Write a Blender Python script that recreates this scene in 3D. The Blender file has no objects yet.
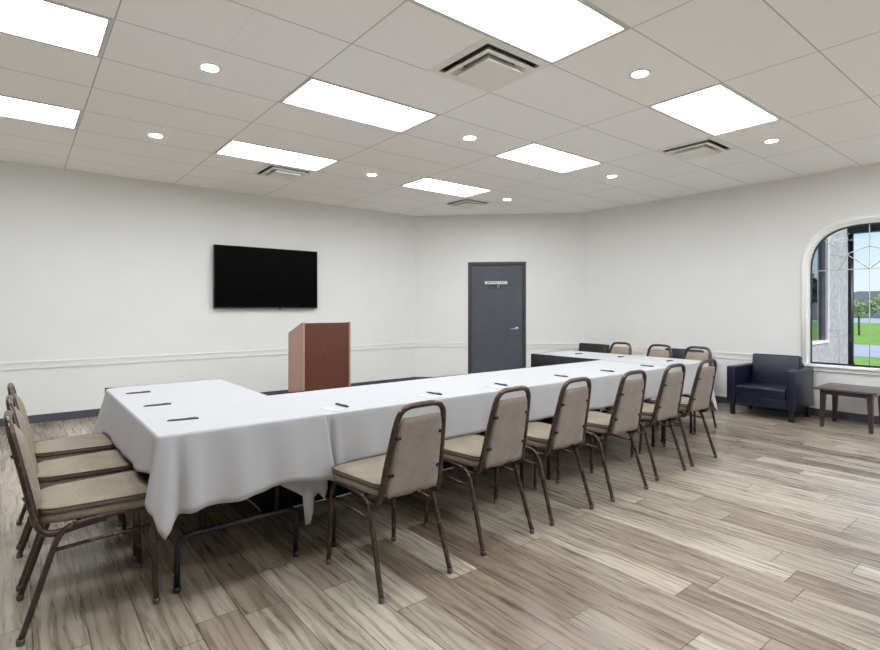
import bpy, bmesh, math, random
from math import sin, cos, pi, radians, sqrt, exp
from mathutils import Vector, Matrix
random.seed(7)
C = bpy.context.scene.collection
T = 0.61            # ceiling grid module
H = 3.04            # ceiling height
XR = 7.39           # right wall
YT = 7.30           # wall with the television
S = 20.55 * T       # chamfered door wall: X + Y = S
XL, YB = -3.2, -3.6 # left and back walls, behind the camera
TZ = 0.785          # table height with cloth

# ------------------------------------------------------------------ materials
def mat(name, col, rough=0.6, metal=0.0, spec=0.5):
    m = bpy.data.materials.new(name); m.use_nodes = True
    b = m.node_tree.nodes['Principled BSDF']
    b.inputs['Base Color'].default_value = (*col, 1)
    b.inputs['Roughness'].default_value = rough
    b.inputs['Metallic'].default_value = metal
    b.inputs['Specular IOR Level'].default_value = spec
    return m
class G:
    """small node-graph helper"""
    def __init__(s, m): s.m = m; s.t = m.node_tree; s.b = s.t.nodes.get('Principled BSDF')
    def n(s, kind, **kw):
        x = s.t.nodes.new(kind)
        for k, v in kw.items(): setattr(x, k, v)
        return x
    def l(s, a, b): s.t.links.new(a, b)
    def math(s, op, a, b=None, c=None):
        x = s.n('ShaderNodeMath', operation=op)
        for i, v in enumerate((a, b, c)):
            if v is None: continue
            if isinstance(v, (int, float)): x.inputs[i].default_value = v
            else: s.l(v, x.inputs[i])
        return x.outputs[0]
    def pos(s):
        if not hasattr(s, '_p'):
            tc = s.n('ShaderNodeTexCoord'); s._p = tc.outputs['Object']
        return s._p
    def noise(s, scale, detail=4, vec=None, rough=0.5, dist=0.0, sc3=None):
        v = vec or s.pos()
        if sc3:
            mp = s.n('ShaderNodeMapping'); mp.inputs['Scale'].default_value = sc3
            s.l(v, mp.inputs['Vector']); v = mp.outputs[0]
        x = s.n('ShaderNodeTexNoise'); x.inputs['Scale'].default_value = scale
        x.inputs['Detail'].default_value = detail; x.inputs['Roughness'].default_value = rough
        x.inputs['Distortion'].default_value = dist
        s.l(v, x.inputs['Vector']); return x.outputs['Fac']
    def ramp(s, f, stops):
        x = s.n('ShaderNodeValToRGB'); e = x.color_ramp.elements
        while len(e) < len(stops): e.new(0.5)
        for el, (p, c) in zip(e, stops): el.position = p; el.color = (*c, 1)
        s.l(f, x.inputs[0]); return x.outputs[0]
    def mix(s, f, a, b, mode='MIX'):
        x = s.n('ShaderNodeMix', data_type='RGBA', blend_type=mode)
        for i, v in ((0, f), (6, a), (7, b)):
            if isinstance(v, (int, float)): x.inputs[i].default_value = v
            elif isinstance(v, tuple): x.inputs[i].default_value = (*v, 1)
            else: s.l(v, x.inputs[i])
        return x.outputs[2]
    def bump(s, h, strength=0.2, dist=0.01):
        x = s.n('ShaderNodeBump'); x.inputs['Strength'].default_value = strength
        x.inputs['Distance'].default_value = dist
        s.l(h, x.inputs['Height']); s.l(x.outputs[0], s.b.inputs['Normal'])
def noisy(name, c1, c2, scale=20, rough=0.6, metal=0.0, bump=0.0, sc3=None, detail=4, lo=0.35, hi=0.65, spec=0.5):
    m = mat(name, c1, rough, metal, spec); g = G(m)
    f = g.noise(scale, detail, sc3=sc3)
    g.l(g.ramp(f, [(lo, c1), (hi, c2)]), g.b.inputs['Base Color'])
    if bump: g.bump(f, bump, 0.004)
    return m
def emit(name, col, strength):
    m = bpy.data.materials.new(name); m.use_nodes = True
    b = m.node_tree.nodes['Principled BSDF']
    b.inputs['Base Color'].default_value = (0.9, 0.9, 0.9, 1)
    b.inputs['Emission Color'].default_value = (*col, 1); b.inputs['Emission Strength'].default_value = strength
    return m

M = {}
M['wall'] = noisy('wall_paint', (0.755, 0.752, 0.732), (0.77, 0.767, 0.747), 3, 0.75, spec=0.3)
M['trim_white'] = mat('white_trim', (0.90, 0.90, 0.89), 0.45)
M['rail'] = mat('rail_paint', (0.755, 0.752, 0.732), 0.55)
M['base'] = noisy('vinyl_baseboard', (0.060, 0.066, 0.080), (0.075, 0.08, 0.095), 8, 0.5)
M['grey_door'] = noisy('grey_door_paint', (0.062, 0.070, 0.084), (0.070, 0.078, 0.092), 5, 0.5)
M['door_frame'] = mat('door_frame_paint', (0.040, 0.044, 0.047), 0.45)
M['black_metal'] = mat('black_powder_coat', (0.012, 0.012, 0.014), 0.38, 0.3)
M['black_plastic'] = mat('black_plastic', (0.01, 0.01, 0.011), 0.4)
M['screen'] = mat('tv_screen', (0.0005, 0.0005, 0.0007), 0.3, spec=0.04)
M['steel'] = mat('satin_steel', (0.75, 0.75, 0.76), 0.22, 1.0)
M['glide'] = mat('grey_glide', (0.09, 0.085, 0.08), 0.3, 0.5)
M['pen'] = mat('pen_plastic', (0.035, 0.036, 0.042), 0.35)
M['paper'] = mat('paper', (0.85, 0.85, 0.84), 0.8)
M['note_paper'] = mat('note_paper', (0.42, 0.42, 0.42), 0.8)
M['red_ink'] = mat('red_ink', (0.20, 0.09, 0.08), 0.7)
M['dark_ink'] = mat('dark_ink', (0.03, 0.03, 0.03), 0.7)
M['vent'] = mat('vent_enamel', (0.82, 0.81, 0.77), 0.5)
M['duct'] = mat('duct_dark', (0.16, 0.16, 0.145), 0.8)
M['table_board'] = mat('table_board', (0.03, 0.03, 0.032), 0.5)
M['troffer'] = mat('troffer_enamel', (0.62, 0.62, 0.60), 0.5)
M['diffuser'] = emit('troffer_diffuser', (0.94, 0.985, 1.045), 7.2)
M['bulb'] = emit('downlight_lens', (0.96, 0.985, 1.02), 170)
M['leather'] = noisy('navy_leather', (0.004, 0.0065, 0.018), (0.007, 0.010, 0.026), 60, 0.33, bump=0.12)
M['charcoal_leather'] = noisy('charcoal_leather', (0.010, 0.011, 0.013), (0.014, 0.015, 0.018), 60, 0.4, bump=0.12)
M['espresso'] = noisy('espresso_wood', (0.028, 0.016, 0.014), (0.05, 0.028, 0.024), 30, 0.4, sc3=(4, 4, 0.4))
M['espresso_top_sheen'] = noisy('espresso_top_sheen', (0.06, 0.05, 0.047), (0.085, 0.07, 0.064), 30, 0.28, sc3=(6, .6, 1))  # greyer than the legs: the top's reflection is painted into its colour
M['cherry'] = noisy('cherry_veneer', (0.088, 0.028, 0.015), (0.120, 0.040, 0.022), 22, 0.36, sc3=(6, 6, 0.35))
M['cherry_sheen'] = noisy('cherry_veneer_sheen', (0.36, 0.21, 0.165), (0.42, 0.25, 0.20), 22, 0.4, sc3=(6, 6, 0.35))  # same cherry, lightened: reflected light put into the side panel colour

# ceiling tiles: 2x4 ft lay-in tiles in a T grid
m = mat('ceiling_tile', (0.7, 0.69, 0.67), 0.85, spec=0.2); g = G(m); M['ceiling'] = m
sx = g.n('ShaderNodeSeparateXYZ'); g.l(g.pos(), sx.inputs[0])
def gridline(src, period):
    q = g.math('DIVIDE', src, period)
    fr = g.math('FRACT', g.math('ADD', q, 0.5))
    return g.math('MULTIPLY', g.math('ABSOLUTE', g.math('SUBTRACT', fr, 0.5)), period)
dy = gridline(sx.outputs[1], T); dx2 = gridline(sx.outputs[0], 2*T); dx1 = gridline(sx.outputs[0], T)
dmaj = g.math('MINIMUM', dy, dx2)
edge = g.math('LESS_THAN', dmaj, 0.0042)
barm = g.math('LESS_THAN', dmaj, 0.0115)
minor = g.math('LESS_THAN', dx1, 0.003)
big = g.noise(1.3, 2)
fis = g.noise(170, 3, rough=0.7)
base = g.mix(big, (0.925, 0.922, 0.912), (0.945, 0.942, 0.932))
dots = g.ramp(fis, [(0.30, (0.80, 0.80, 0.80)), (0.44, (1, 1, 1))])
c = g.mix(1.0, base, dots, 'MULTIPLY')
c = g.mix(g.math('MULTIPLY', minor, 0.16), c, (0.45, 0.44, 0.42))
c = g.mix(g.math('MULTIPLY', edge, 0.75), c, (0.36, 0.355, 0.34))
g.l(c, g.b.inputs['Base Color']); g.bump(fis, 0.12, 0.002)

# floor: grey-brown wood look planks running along Y
m = mat('plank_floor', (0.4, 0.36, 0.3), 0.3); g = G(m); M['floor'] = m
sx = g.n('ShaderNodeSeparateXYZ'); g.l(g.pos(), sx.inputs[0])
PW, PL = 0.182, 1.22
qx = g.math('DIVIDE', g.math('ADD', sx.outputs[0], 20.05), PW)
row = g.math('FLOOR', qx)
wn = g.n('ShaderNodeTexWhiteNoise', noise_dimensions='1D'); g.l(row, wn.inputs['W'])
qy = g.math('ADD', g.math('DIVIDE', g.math('ADD', sx.outputs[1], 20), PL), wn.outputs['Value'])
col = g.math('FLOOR', qy)
cid = g.n('ShaderNodeCombineXYZ'); g.l(row, cid.inputs[0]); g.l(col, cid.inputs[1])
wn2 = g.n('ShaderNodeTexWhiteNoise', noise_dimensions='2D'); g.l(cid.outputs[0], wn2.inputs['Vector'])
pid = wn2.outputs['Value']
off = g.n('ShaderNodeVectorMath', operation='MULTIPLY_ADD')
g.l(wn2.outputs['Color'], off.inputs[0]); off.inputs[1].default_value = (37, 53, 11); g.l(g.pos(), off.inputs[2])
v = off.outputs[0]
fine = g.noise(34, 5, vec=v, rough=0.55, dist=0.4, sc3=(1.7, 0.10, 1))
streak = g.noise(8, 4, vec=v, rough=0.62, dist=1.0, sc3=(1.2, 0.12, 1))
wv = g.n('ShaderNodeTexWave', wave_type='BANDS', bands_direction='X')
mp = g.n('ShaderNodeMapping'); mp.inputs['Scale'].default_value = (1, 0.13, 1); g.l(v, mp.inputs['Vector'])
g.l(mp.outputs[0], wv.inputs['Vector']); wv.inputs['Scale'].default_value = 5.5; wv.inputs['Distortion'].default_value = 11
wv.inputs['Detail'].default_value = 3; wv.inputs['Detail Scale'].default_value = 1.6
c = g.ramp(pid, [(0.0, (0.235, 0.185, 0.138)), (0.3, (0.37, 0.32, 0.26)), (0.55, (0.46, 0.41, 0.345)), (0.8, (0.51, 0.47, 0.40)), (1.0, (0.40, 0.34, 0.27))])
c = g.mix(1.0, c, (0.745, 0.73, 0.685), 'MULTIPLY')
c = g.mix(1.0, c, g.ramp(streak, [(0.30, (0.50, 0.47, 0.43)), (0.46, (0.93, 0.92, 0.91)), (0.68, (1.18, 1.18, 1.18))]), 'MULTIPLY')
c = g.mix(1.0, c, g.ramp(fine, [(0.28, (0.74, 0.71, 0.68)), (0.40, (1.0, 1.0, 1.0)), (0.66, (1.06, 1.06, 1.06))]), 'MULTIPLY')
c = g.mix(0.62, c, g.ramp(wv.outputs['Fac'], [(0.0, (0.50, 0.47, 0.43)), (0.28, (1.0, 1.0, 1.0)), (1.0, (1.1, 1.1, 1.1))]), 'MULTIPLY')
ex = g.math('MULTIPLY', g.math('SUBTRACT', 0.5, g.math('ABSOLUTE', g.math('SUBTRACT', g.math('FRACT', qx), 0.5))), PW)
ey = g.math('MULTIPLY', g.math('SUBTRACT', 0.5, g.math('ABSOLUTE', g.math('SUBTRACT', g.math('FRACT', qy), 0.5))), PL)
seam = g.math('LESS_THAN', g.math('MINIMUM', ex, ey), 0.0022)
c = g.mix(g.math('MULTIPLY', seam, 0.92), c, (0.045, 0.036, 0.028))
g.l(c, g.b.inputs['Base Color'])
rr = g.math('MULTIPLY_ADD', fine, 0.18, 0.20); g.l(rr, g.b.inputs['Roughness'])
hh = g.math('SUBTRACT', g.math('MULTIPLY', fine, 0.35), seam); g.bump(hh, 0.18, 0.002)

# cloth
m = mat('white_linen', (0.395, 0.394, 0.40), 0.8, spec=0.2); g = G(m); M['cloth'] = m
g.bump(g.noise(4.5, 3, sc3=(1, 1, 0.6)), 0.18, 0.03)
m = mat('black_skirting', (0.010, 0.010, 0.012), 0.7, spec=0.3); M['skirt'] = m; m.node_tree.nodes['Principled BSDF'].inputs['Base Color'].default_value = (.004, .004, .005, 1)

# chair materials
m = mat('copper_vein_frame', (0.06, 0.035, 0.03), 0.27, 0.7); g = G(m); M['frame'] = m
f = g.noise(34, 4, rough=0.7)
g.l(g.ramp(f, [(0.35, (0.040, 0.031, 0.029)), (0.56, (0.085, 0.058, 0.050)), (0.74, (0.22, 0.10, 0.065))]), g.b.inputs['Base Color'])
def fabric(name, a, b, sc=90):
    m = mat(name, a, 0.9, spec=0.15); g = G(m)
    f1 = g.noise(sc, 3, rough=0.7); f2 = g.noise(9, 3)
    c = g.mix(g.ramp(f1, [(0.35, (0, 0, 0)), (0.65, (1, 1, 1))]), a, b)
    c = g.mix(1.0, c, g.ramp(f2, [(0.3, (0.88, 0.88, 0.88)), (0.7, (1.08, 1.08, 1.08))]), 'MULTIPLY')
    g.l(c, g.b.inputs['Base Color']); g.bump(f1, 0.15, 0.002); return m
M['seat_fabric'] = fabric('taupe_seat_fabric', (0.205, 0.172, 0.126), (0.275, 0.236, 0.180))
M['back_fabric'] = fabric('mauve_grey_back_fabric', (0.235, 0.205, 0.187), (0.295, 0.26, 0.24), 150)
M['piping'] = mat('brown_piping', (0.045, 0.028, 0.02), 0.6)

# outdoors
M['stucco'] = noisy('grey_stucco', (0.40, 0.39, 0.385), (0.54, 0.53, 0.52), 14, 0.9, bump=0.3)
M['grass'] = noisy('lawn', (0.24, 0.42, 0.06), (0.34, 0.54, 0.10), 2.2, 0.95, spec=0.1)
M['concrete'] = noisy('concrete', (0.52, 0.51, 0.50), (0.60, 0.59, 0.58), 3, 0.9)
M['asphalt'] = noisy('mulch', (0.06, 0.045, 0.03), (0.13, 0.10, 0.07), 20, 0.95)
M['roof_far'] = noisy('shingles', (0.16, 0.15, 0.15), (0.22, 0.21, 0.205), 6, 0.9)
M['house_far'] = noisy('house_render', (0.42, 0.38, 0.33), (0.50, 0.46, 0.41), 2, 0.9)
M['far_glass'] = mat('far_glass', (0.04, 0.05, 0.06), 0.1)
M['leaf'] = noisy('leaf_green', (0.30, 0.36, 0.13), (0.52, 0.55, 0.28), 3, 0.7)
M['palm_leaf'] = noisy('palm_leaf', (0.03, 0.05, 0.03), (0.06, 0.09, 0.05), 3, 0.7)
M['bark'] = noisy('bark', (0.10, 0.075, 0.055), (0.17, 0.13, 0.10), 15, 0.9)
M['wing_glass'] = mat('wing_glass', (0.35, 0.37, 0.38), 0.02, 1.0)
M['muntin'] = mat('pale_muntin', (0.72, 0.70, 0.62), 0.4)
m = bpy.data.materials.new('clear_glass'); m.use_nodes = True; M['glass'] = m
nt = m.node_tree; nt.nodes.clear(); g = G(m)
o = g.n('ShaderNodeOutputMaterial'); tr = g.n('ShaderNodeBsdfTransparent'); gl = g.n('ShaderNodeBsdfGlossy')
gl.inputs['Roughness'].default_value = 0.0; fr = g.n('ShaderNodeFresnel'); fr.inputs['IOR'].default_value = 1.2
mx = g.n('ShaderNodeMixShader'); g.l(fr.outputs[0], mx.inputs[0]); g.l(tr.outputs[0], mx.inputs[1]); g.l(gl.outputs[0], mx.inputs[2])
g.l(mx.outputs[0], o.inputs['Surface'])

# ------------------------------------------------------------------ mesh helpers
def obj(name, bm, material, parent=None, smooth=False, loc=None):
    bmesh.ops.recalc_face_normals(bm, faces=bm.faces)
    me = bpy.data.meshes.new(name); bm.to_mesh(me); bm.free()
    if not isinstance(material, (list, tuple)): material = [material]
    for k in material: me.materials.append(k)
    if smooth:
        for p in me.polygons: p.use_smooth = True
    o = bpy.data.objects.new(name, me); C.objects.link(o)
    if parent: o.parent = parent
    if loc: o.location = loc
    return o
def nb(): return bmesh.new()
def box(bm, a, b, bev=0.0, seg=2, mi=0):
    """axis box from corner a to corner b"""
    a = [min(p, q) for p, q in zip(a, b)], [max(p, q) for p, q in zip(a, b)]
    lo, hi = a
    t = bmesh.new()
    vs = [t.verts.new((x, y, z)) for x in (lo[0], hi[0]) for y in (lo[1], hi[1]) for z in (lo[2], hi[2])]
    for f in ((0,1,3,2),(4,6,7,5),(0,4,5,1),(2,3,7,6),(0,2,6,4),(1,5,7,3)): t.faces.new([vs[i] for i in f])
    if bev: bmesh.ops.bevel(t, geom=t.edges[:], offset=bev, segments=seg, profile=0.5, affect='EDGES')
    merge(bm, t, mi); return bm
def merge(bm, t, mi=0, mtx=None):
    mp = {}
    for v in t.verts: mp[v] = bm.verts.new(mtx @ v.co if mtx else v.co)
    for f in t.faces:
        try: nf = bm.faces.new([mp[v] for v in f.verts])
        except ValueError: continue
        nf.material_index = mi; nf.smooth = f.smooth
    t.free()
def catmull(pts, n=6):
    P = [Vector(p) for p in pts]; out = []
    for i in range(len(P)-1):
        p0 = P[i-1] if i > 0 else P[0]*2-P[1]; p1, p2 = P[i], P[i+1]
        p3 = P[i+2] if i+2 < len(P) else P[-1]*2-P[-2]
        for k in range(n):
            t = k/n
            out.append(0.5*((2*p1)+(-p0+p2)*t+(2*p0-5*p1+4*p2-p3)*t*t+(-p0+3*p1-3*p2+p3)*t**3))
    out.append(P[-1]); return out
def rounded(pts, r, n=5):
    """polyline with its corners rounded by radius r"""
    P = [Vector(p) for p in pts]; out = [P[0]]
    for i in range(1, len(P)-1):
        a = (P[i-1]-P[i]); b = (P[i+1]-P[i]); rr = min(r, a.length*0.48, b.length*0.48)
        s = P[i]+a.normalized()*rr; e = P[i]+b.normalized()*rr
        for k in range(n+1):
            t = k/n; out.append(s*(1-t)**2+P[i]*2*t*(1-t)+e*t*t)
    out.append(P[-1]); return out
def tube(bm, pts, r, sides=10, closed=False, rr=None, mi=0):
    P = [Vector(p) for p in pts]; n = len(P); rings = []
    up = None
    for i in range(n):
        if closed: t = (P[(i+1) % n]-P[i-1]).normalized()
        else: t = (P[min(i+1, n-1)]-P[max(i-1, 0)]).normalized()
        if up is None:
            up = Vector((0, 0, 1)) if abs(t.z) < 0.9 else Vector((1, 0, 0))
        up = (up-t*up.dot(t)).normalized(); sd = t.cross(up)
        q = rr[i] if rr else r
        rings.append([bm.verts.new(P[i]+(up*cos(2*pi*k/sides)+sd*sin(2*pi*k/sides))*q) for k in range(sides)])
    m_ = n if closed else n-1
    for i in range(m_):
        a, b = rings[i], rings[(i+1) % n]
        for k in range(sides):
            f = bm.faces.new((a[k], a[(k+1) % sides], b[(k+1) % sides], b[k])); f.smooth = True; f.material_index = mi
    if not closed:
        bm.faces.new(rings[0][::-1]).material_index = mi; bm.faces.new(rings[-1]).material_index = mi
    return bm
def lathe(bm, prof, c=(0, 0, 0), seg=24, mi=0, cap=True):
    rings = []
    for r, z in prof:
        rings.append([bm.verts.new((c[0]+r*cos(2*pi*k/seg), c[1]+r*sin(2*pi*k/seg), c[2]+z)) for k in range(seg)])
    for a, b in zip(rings, rings[1:]):
        for k in range(seg):
            f = bm.faces.new((a[k], a[(k+1) % seg], b[(k+1) % seg], b[k])); f.smooth = True; f.material_index = mi
    if cap:
        bm.faces.new(rings[0]); bm.faces.new(rings[-1])
    return bm
def prism(bm, poly, z0, z1, mi=0):
    """poly of (x,y) extruded z0..z1"""
    a = [bm.verts.new((x, y, z0)) for x, y in poly]; b = [bm.verts.new((x, y, z1)) for x, y in poly]
    n = len(poly)
    for f in [a[::-1], b]+[(a[i], a[(i+1) % n], b[(i+1) % n], b[i]) for i in range(n)]:
        bm.faces.new(f).material_index = mi
    return bm
def thing(name, label, cat, loc=(0, 0, 0), rotz=0, group=None):
    o = bpy.data.objects.new(name, None); C.objects.link(o)
    o.location = loc; o.rotation_euler = (0, 0, rotz); o.empty_display_size = 0.1
    tag(o, label, cat, group); return o
def tag(o, label, cat, group=None):
    o['label'] = label; o['category'] = cat
    if group: o['group'] = group
    return o
def struct(name, bm, m, parent=None, smooth=False):
    o = obj(name, bm, m, parent, smooth)
    if not parent: o['kind'] = 'structure'
    return o
def dup(root, loc=None, rotz=None, label=None):
    r = root.copy(); C.objects.link(r)
    if loc is not None: r.location = loc
    if rotz is not None: r.rotation_euler = (0, 0, rotz)
    if label: r['label'] = label
    for ch in list(root.children):
        c_ = ch.copy(); C.objects.link(c_); c_.parent = r
        for gch in list(ch.children):
            d_ = gch.copy(); C.objects.link(d_); d_.parent = c_
    return r

# ------------------------------------------------------------------ room shell
cA = (S-YT, YT)      # left end of the door wall
cB = (XR, S-XR)      # right end of the door wall
bm = nb(); prism(bm, [(XL-.1, YB-.1), (XR+.1, YB-.1), (XR+.1, cB[1]+.05), (cA[0]+.05, YT+.1), (XL-.1, YT+.1)], -0.12, 0.0)
struct('floor', bm, M['floor'])

troffers = []   # (v0, u0) south-west cell of each 4x2 troffer
for u in (2, 5, 8):
    for v in (-2, 2, 6): troffers.append((v, u))
for u in (-1, -4):
    for v in (2, 6, 10): troffers.append((v, u))  # unseen rows; rightmost pair added to brighten the right side of the room
vents = [(3, 3), (8, 3), (3, 9), (8, 9)]
skip = set(vents)
for v, u in troffers: skip |= {(v, u), (v+1, u)}
bm = nb()
vv = {}
def cv(x, y):
    k = (round(x, 4), round(y, 4))
    if k not in vv: vv[k] = bm.verts.new((x, y, H))
    return vv[k]
XE, YE = XR+.08, YT+.08
for i in range(-6, 13):
    for j in range(-7, 13):
        if (i, j) in skip: continue
        x0, x1 = max(i*T, XL-.1), min((i+1)*T, XE); y0, y1 = max(j*T, YB-.1), min((j+1)*T, YE)
        if x1 <= x0 or y1 <= y0: continue
        bm.faces.new((cv(x0, y0), cv(x0, y1), cv(x1, y1), cv(x1, y0)))
struct('ceiling', bm, M['ceiling'])

bm = nb(); box(bm, (XL-.15, YT, 0), (cA[0]+0.062, YT+.15, H+.05)); struct('wall_back', bm, M['wall'])
bm = nb(); box(bm, (XL-.15, YB, 0), (XL, YT, H+.05)); struct('wall_left', bm, M['wall'])
bm = nb(); box(bm, (XL-.15, YB-.15, 0), (XR+.15, YB, H+.05)); struct('wall_front', bm, M['wall'])

# door wall, in its own frame: s runs from cA to cB, n points into the room
sd = Vector((1, -1, 0)).normalized(); nd = Vector((-1, -1, 0)).normalized()
DM = Matrix((( sd.x, nd.x, 0, cA[0]), (sd.y, nd.y, 0, cA[1]), (0, 0, 1, 0), (0, 0, 0, 1)))
def dpos(X, Y): return (Vector((X, Y, 0))-Vector((cA[0], cA[1], 0))).dot(sd)
DW = (Vector((cB[0], cB[1], 0))-Vector((cA[0], cA[1], 0))).length
d0, d1, dt = dpos(5.928, 6.607), dpos(6.663, 5.873), 2.185
def xf(bm): bmesh.ops.transform(bm, matrix=DM, verts=bm.verts); return bm
bm = nb(); box(bm, (0, -.15, 0), (d0+.03, 0, H+.05)); box(bm, (d1-.03, -.15, 0), (DW, 0, H+.05)); box(bm, (d0+.03, -.15, dt-.03), (d1-.03, 0, H+.05))
struct('wall_door', xf(bm), M['wall'])
door = thing('door_1', 'dark grey flush metal door in dark grey frame with small sign', 'door')
del door['label'], door['category']; door['kind'] = 'structure'
bm = nb()
box(bm, (d0, -.14, 0), (d0+.055, .012, dt), .004); box(bm, (d1-.055, -.14, 0), (d1, .012, dt), .004); box(bm, (d0+.055, -.14, dt-.055), (d1-.055, .012, dt), .004)
box(bm, (d0+.055, -.10, 0), (d0+.075, -.055, dt-.055)); box(bm, (d1-.075, -.10, 0), (d1-.055, -.055, dt-.055)); box(bm, (d0+.075, -.10, dt-.075), (d1-.075, -.055, dt-.055))
obj('door_frame', xf(bm), M['door_frame'], door)
bm = nb(); box(bm, (d0+.058, -.054, .008), (d1-.058, -.012, dt-.058), .003)
obj('door_panel', xf(bm), M['grey_door'], door)
bm = nb(); hx = dpos(6.55, 5.986)
lt = bmesh.new(); lathe(lt, [(0.034, 0), (0.034, .006), (0.026, .012), (0.012, .014), (0.012, .05)], seg=20)
merge(bm, lt, 0, Matrix.Translation((hx, -.012, .985)) @ Matrix.Rotation(-pi/2, 4, 'X'))
tube(bm, rounded([(hx, .036, .985), (hx-.02, .042, .985), (hx-.12, .040, .980)], .02), .010, 10)
obj('lever_handle', xf(bm), M['steel'], door)

def text_mesh(bm, s, size, mtx, mi=0, bold=0.0):
    cu = bpy.data.curves.new('t', 'FONT'); cu.body = s; cu.size = size; cu.align_x = 'CENTER'; cu.align_y = 'CENTER'
    cu.extrude = 0.0004; cu.offset = bold
    to = bpy.data.objects.new('t', cu); C.objects.link(to)
    me = bpy.data.meshes.new_from_object(to); t = bmesh.new(); t.from_mesh(me)
    merge(bm, t, mi, mtx); bpy.data.objects.remove(to); bpy.data.curves.remove(cu); bpy.data.meshes.remove(me)
# sign on the door (local s, n, z)
sc = dpos(6.285, 6.251)
face = Matrix(((1, 0, 0, 0), (0, 0, 1, 0), (0, 1, 0, 0), (0, 0, 0, 1)))   # xy text -> s,z facing n
flip = Matrix.Translation((sc, 0, 1.84)) @ face
sign = thing('door_sign', 'small white strip sign with dark lettering high on the grey door', 'sign')
bm = nb(); box(bm, (sc-.20, -.011, 1.787), (sc+.20, -.006, 1.838), .001); obj('sign_plate', xf(bm), M['paper'], sign)
bm = nb(); text_mesh(bm, 'EMERGENCY EXIT', 0.043, Matrix.Translation((sc, -.0052, 1.8125)) @ face, 0, 0.0006)
obj('lettering', xf(bm), M['red_ink'], sign)
pl = thing('door_plaque', 'small dark plaque with a pale ring symbol under the white door sign', 'sign')
bm = nb(); box(bm, (sc-.125, -.011, 1.708), (sc+.10, -.006, 1.776), .001); obj('plaque_plate', xf(bm), M['dark_ink'], pl)
bm = nb(); box(bm, (sc-.115, -.0058, 1.722), (sc-.005, -.004, 1.746)); obj('plaque_bar', xf(bm), M['grey_door'], pl)
bm = nb(); lt = bmesh.new(); tube(lt, [(cos(a*pi/10)*.021, sin(a*pi/10)*.021, 0) for a in range(20)], .007, 6, closed=True)
merge(bm, lt, 0, Matrix.Translation((sc+.045, -.003, 1.744)) @ face); obj('ring_symbol', xf(bm), M['steel'], pl)

# right wall with the arched window opening
WC, WH, WS, WT, WB = 1.155, 0.635, 1.80, 2.385, 0.655   # centre Y, half width, spring z, top z, bottom z
def arch(y, hw=WH, b=None):
    b = (WT-WS) if b is None else b
    q = min(1.0, abs(y-WC)/hw); return WS+b*(1-q**2.6)**(1/2.6)
bm = nb(); th = .18
def xbox(y0, y1, z0, z1): box(bm, (XR, y0, z0), (XR+th, y1, z1))
xbox(YB-.1, WC-WH, 0, H+.05); xbox(WC+WH, cB[1]+.08, 0, H+.05); xbox(WC-WH, WC+WH, 0, WB)
N = 48
ys = [WC-WH*cos(pi*k/N) for k in range(N+1)]
for y0, y1 in zip(ys, ys[1:]):
    z0, z1 = arch(y0), arch(y1)
    v = [bm.verts.new(p) for p in ((XR, y0, z0), (XR, y1, z1), (XR, y1, H+.05), (XR, y0, H+.05), (XR+th, y0, z0), (XR+th, y1, z1), (XR+th, y1, H+.05), (XR+th, y0, H+.05))]
    for f in ((0,1,2,3), (7,6,5,4), (0,4,5,1)): bm.faces.new([v[i] for i in f])
struct('wall_right', bm, M['wall'])
win = thing('window_1', '', ''); del win['label'], win['category']; win['kind'] = 'structure'
def arch_path(hw, b, zb, x, closed=False):
    p = [(x, WC+hw, zb)]
    for k in range(N+1):
        y = WC+hw*cos(pi*k/N); p.append((x, y, WS+b*max(0.0, 1-abs((y-WC)/hw)**2.6)**(1/2.6)))
    p.append((x, WC-hw, zb)); return p
def ribbon(bm, pin, pout, x0, x1):
    """solid moulding between two outlines, thickness x0..x1"""
    R = [[bm.verts.new((x, p[1], p[2])) for p in q] for q, x in ((pin, x0), (pout, x0), (pout, x1), (pin, x1))]
    for i in range(len(pin)-1):
        for k in range(4):
            a, b = R[k], R[(k+1) % 4]; bm.faces.new((a[i], a[i+1], b[i+1], b[i]))
    for i in (0, -1): bm.faces.new([R[k][i] for k in range(4)])
b0 = WT-WS
bm = nb(); ribbon(bm, arch_path(WH-.004, b0-.004, WB, 0), arch_path(WH+.045, b0+.045, WB-.01, 0), XR-.016, XR+.004)
ribbon(bm, arch_path(WH+.025, b0+.025, WB, 0), arch_path(WH+.045, b0+.045, WB-.01, 0), XR-.028, XR-.010)
obj('window_trim', bm, M['trim_white'], win, True)
bm = nb(); ribbon(bm, arch_path(WH-.022, b0-.022, WB, 0), arch_path(WH-.001, b0-.001, WB, 0), XR+.002, XR+.15)
obj('window_frame', bm, M['trim_white'], win)
bm = nb(); ribbon(bm, arch_path(WH-.034, b0-.034, WB+.012, 0), arch_path(WH-.021, b0-.021, WB, 0), XR+.08, XR+.11); box(bm, (XR+.08, WC-WH+.02, WB+.0), (XR+.11, WC+WH-.02, WB+.014))
obj('gasket', bm, M['black_plastic'], win)
bm = nb(); box(bm, (XR-.075, WC-WH-.09, WB-.032), (XR+.15, WC+WH+.09, WB), .006); box(bm, (XR-.03, WC-WH-.06, WB-.085), (XR+.002, WC+WH+.06, WB-.032), .004)
obj('window_sill', bm, M['trim_white'], win)
bm = nb(); gp = arch_path(WH-.03, b0-.03, WB+.01, XR+.095); bm.faces.new([bm.verts.new(p) for p in gp]); obj('glass_pane', bm, M['glass'], win)
bm = nb(); xm = XR+.092; r_ = .0055
mc = (WC+.015, 1.825)
tube(bm, [(xm, mc[0], WB+.01), (xm, mc[0], WT-.03)], r_, 6)
tube(bm, [(xm, WC-WH+.03, mc[1]), (xm, WC+WH-.03, mc[1])], r_, 6)
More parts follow.
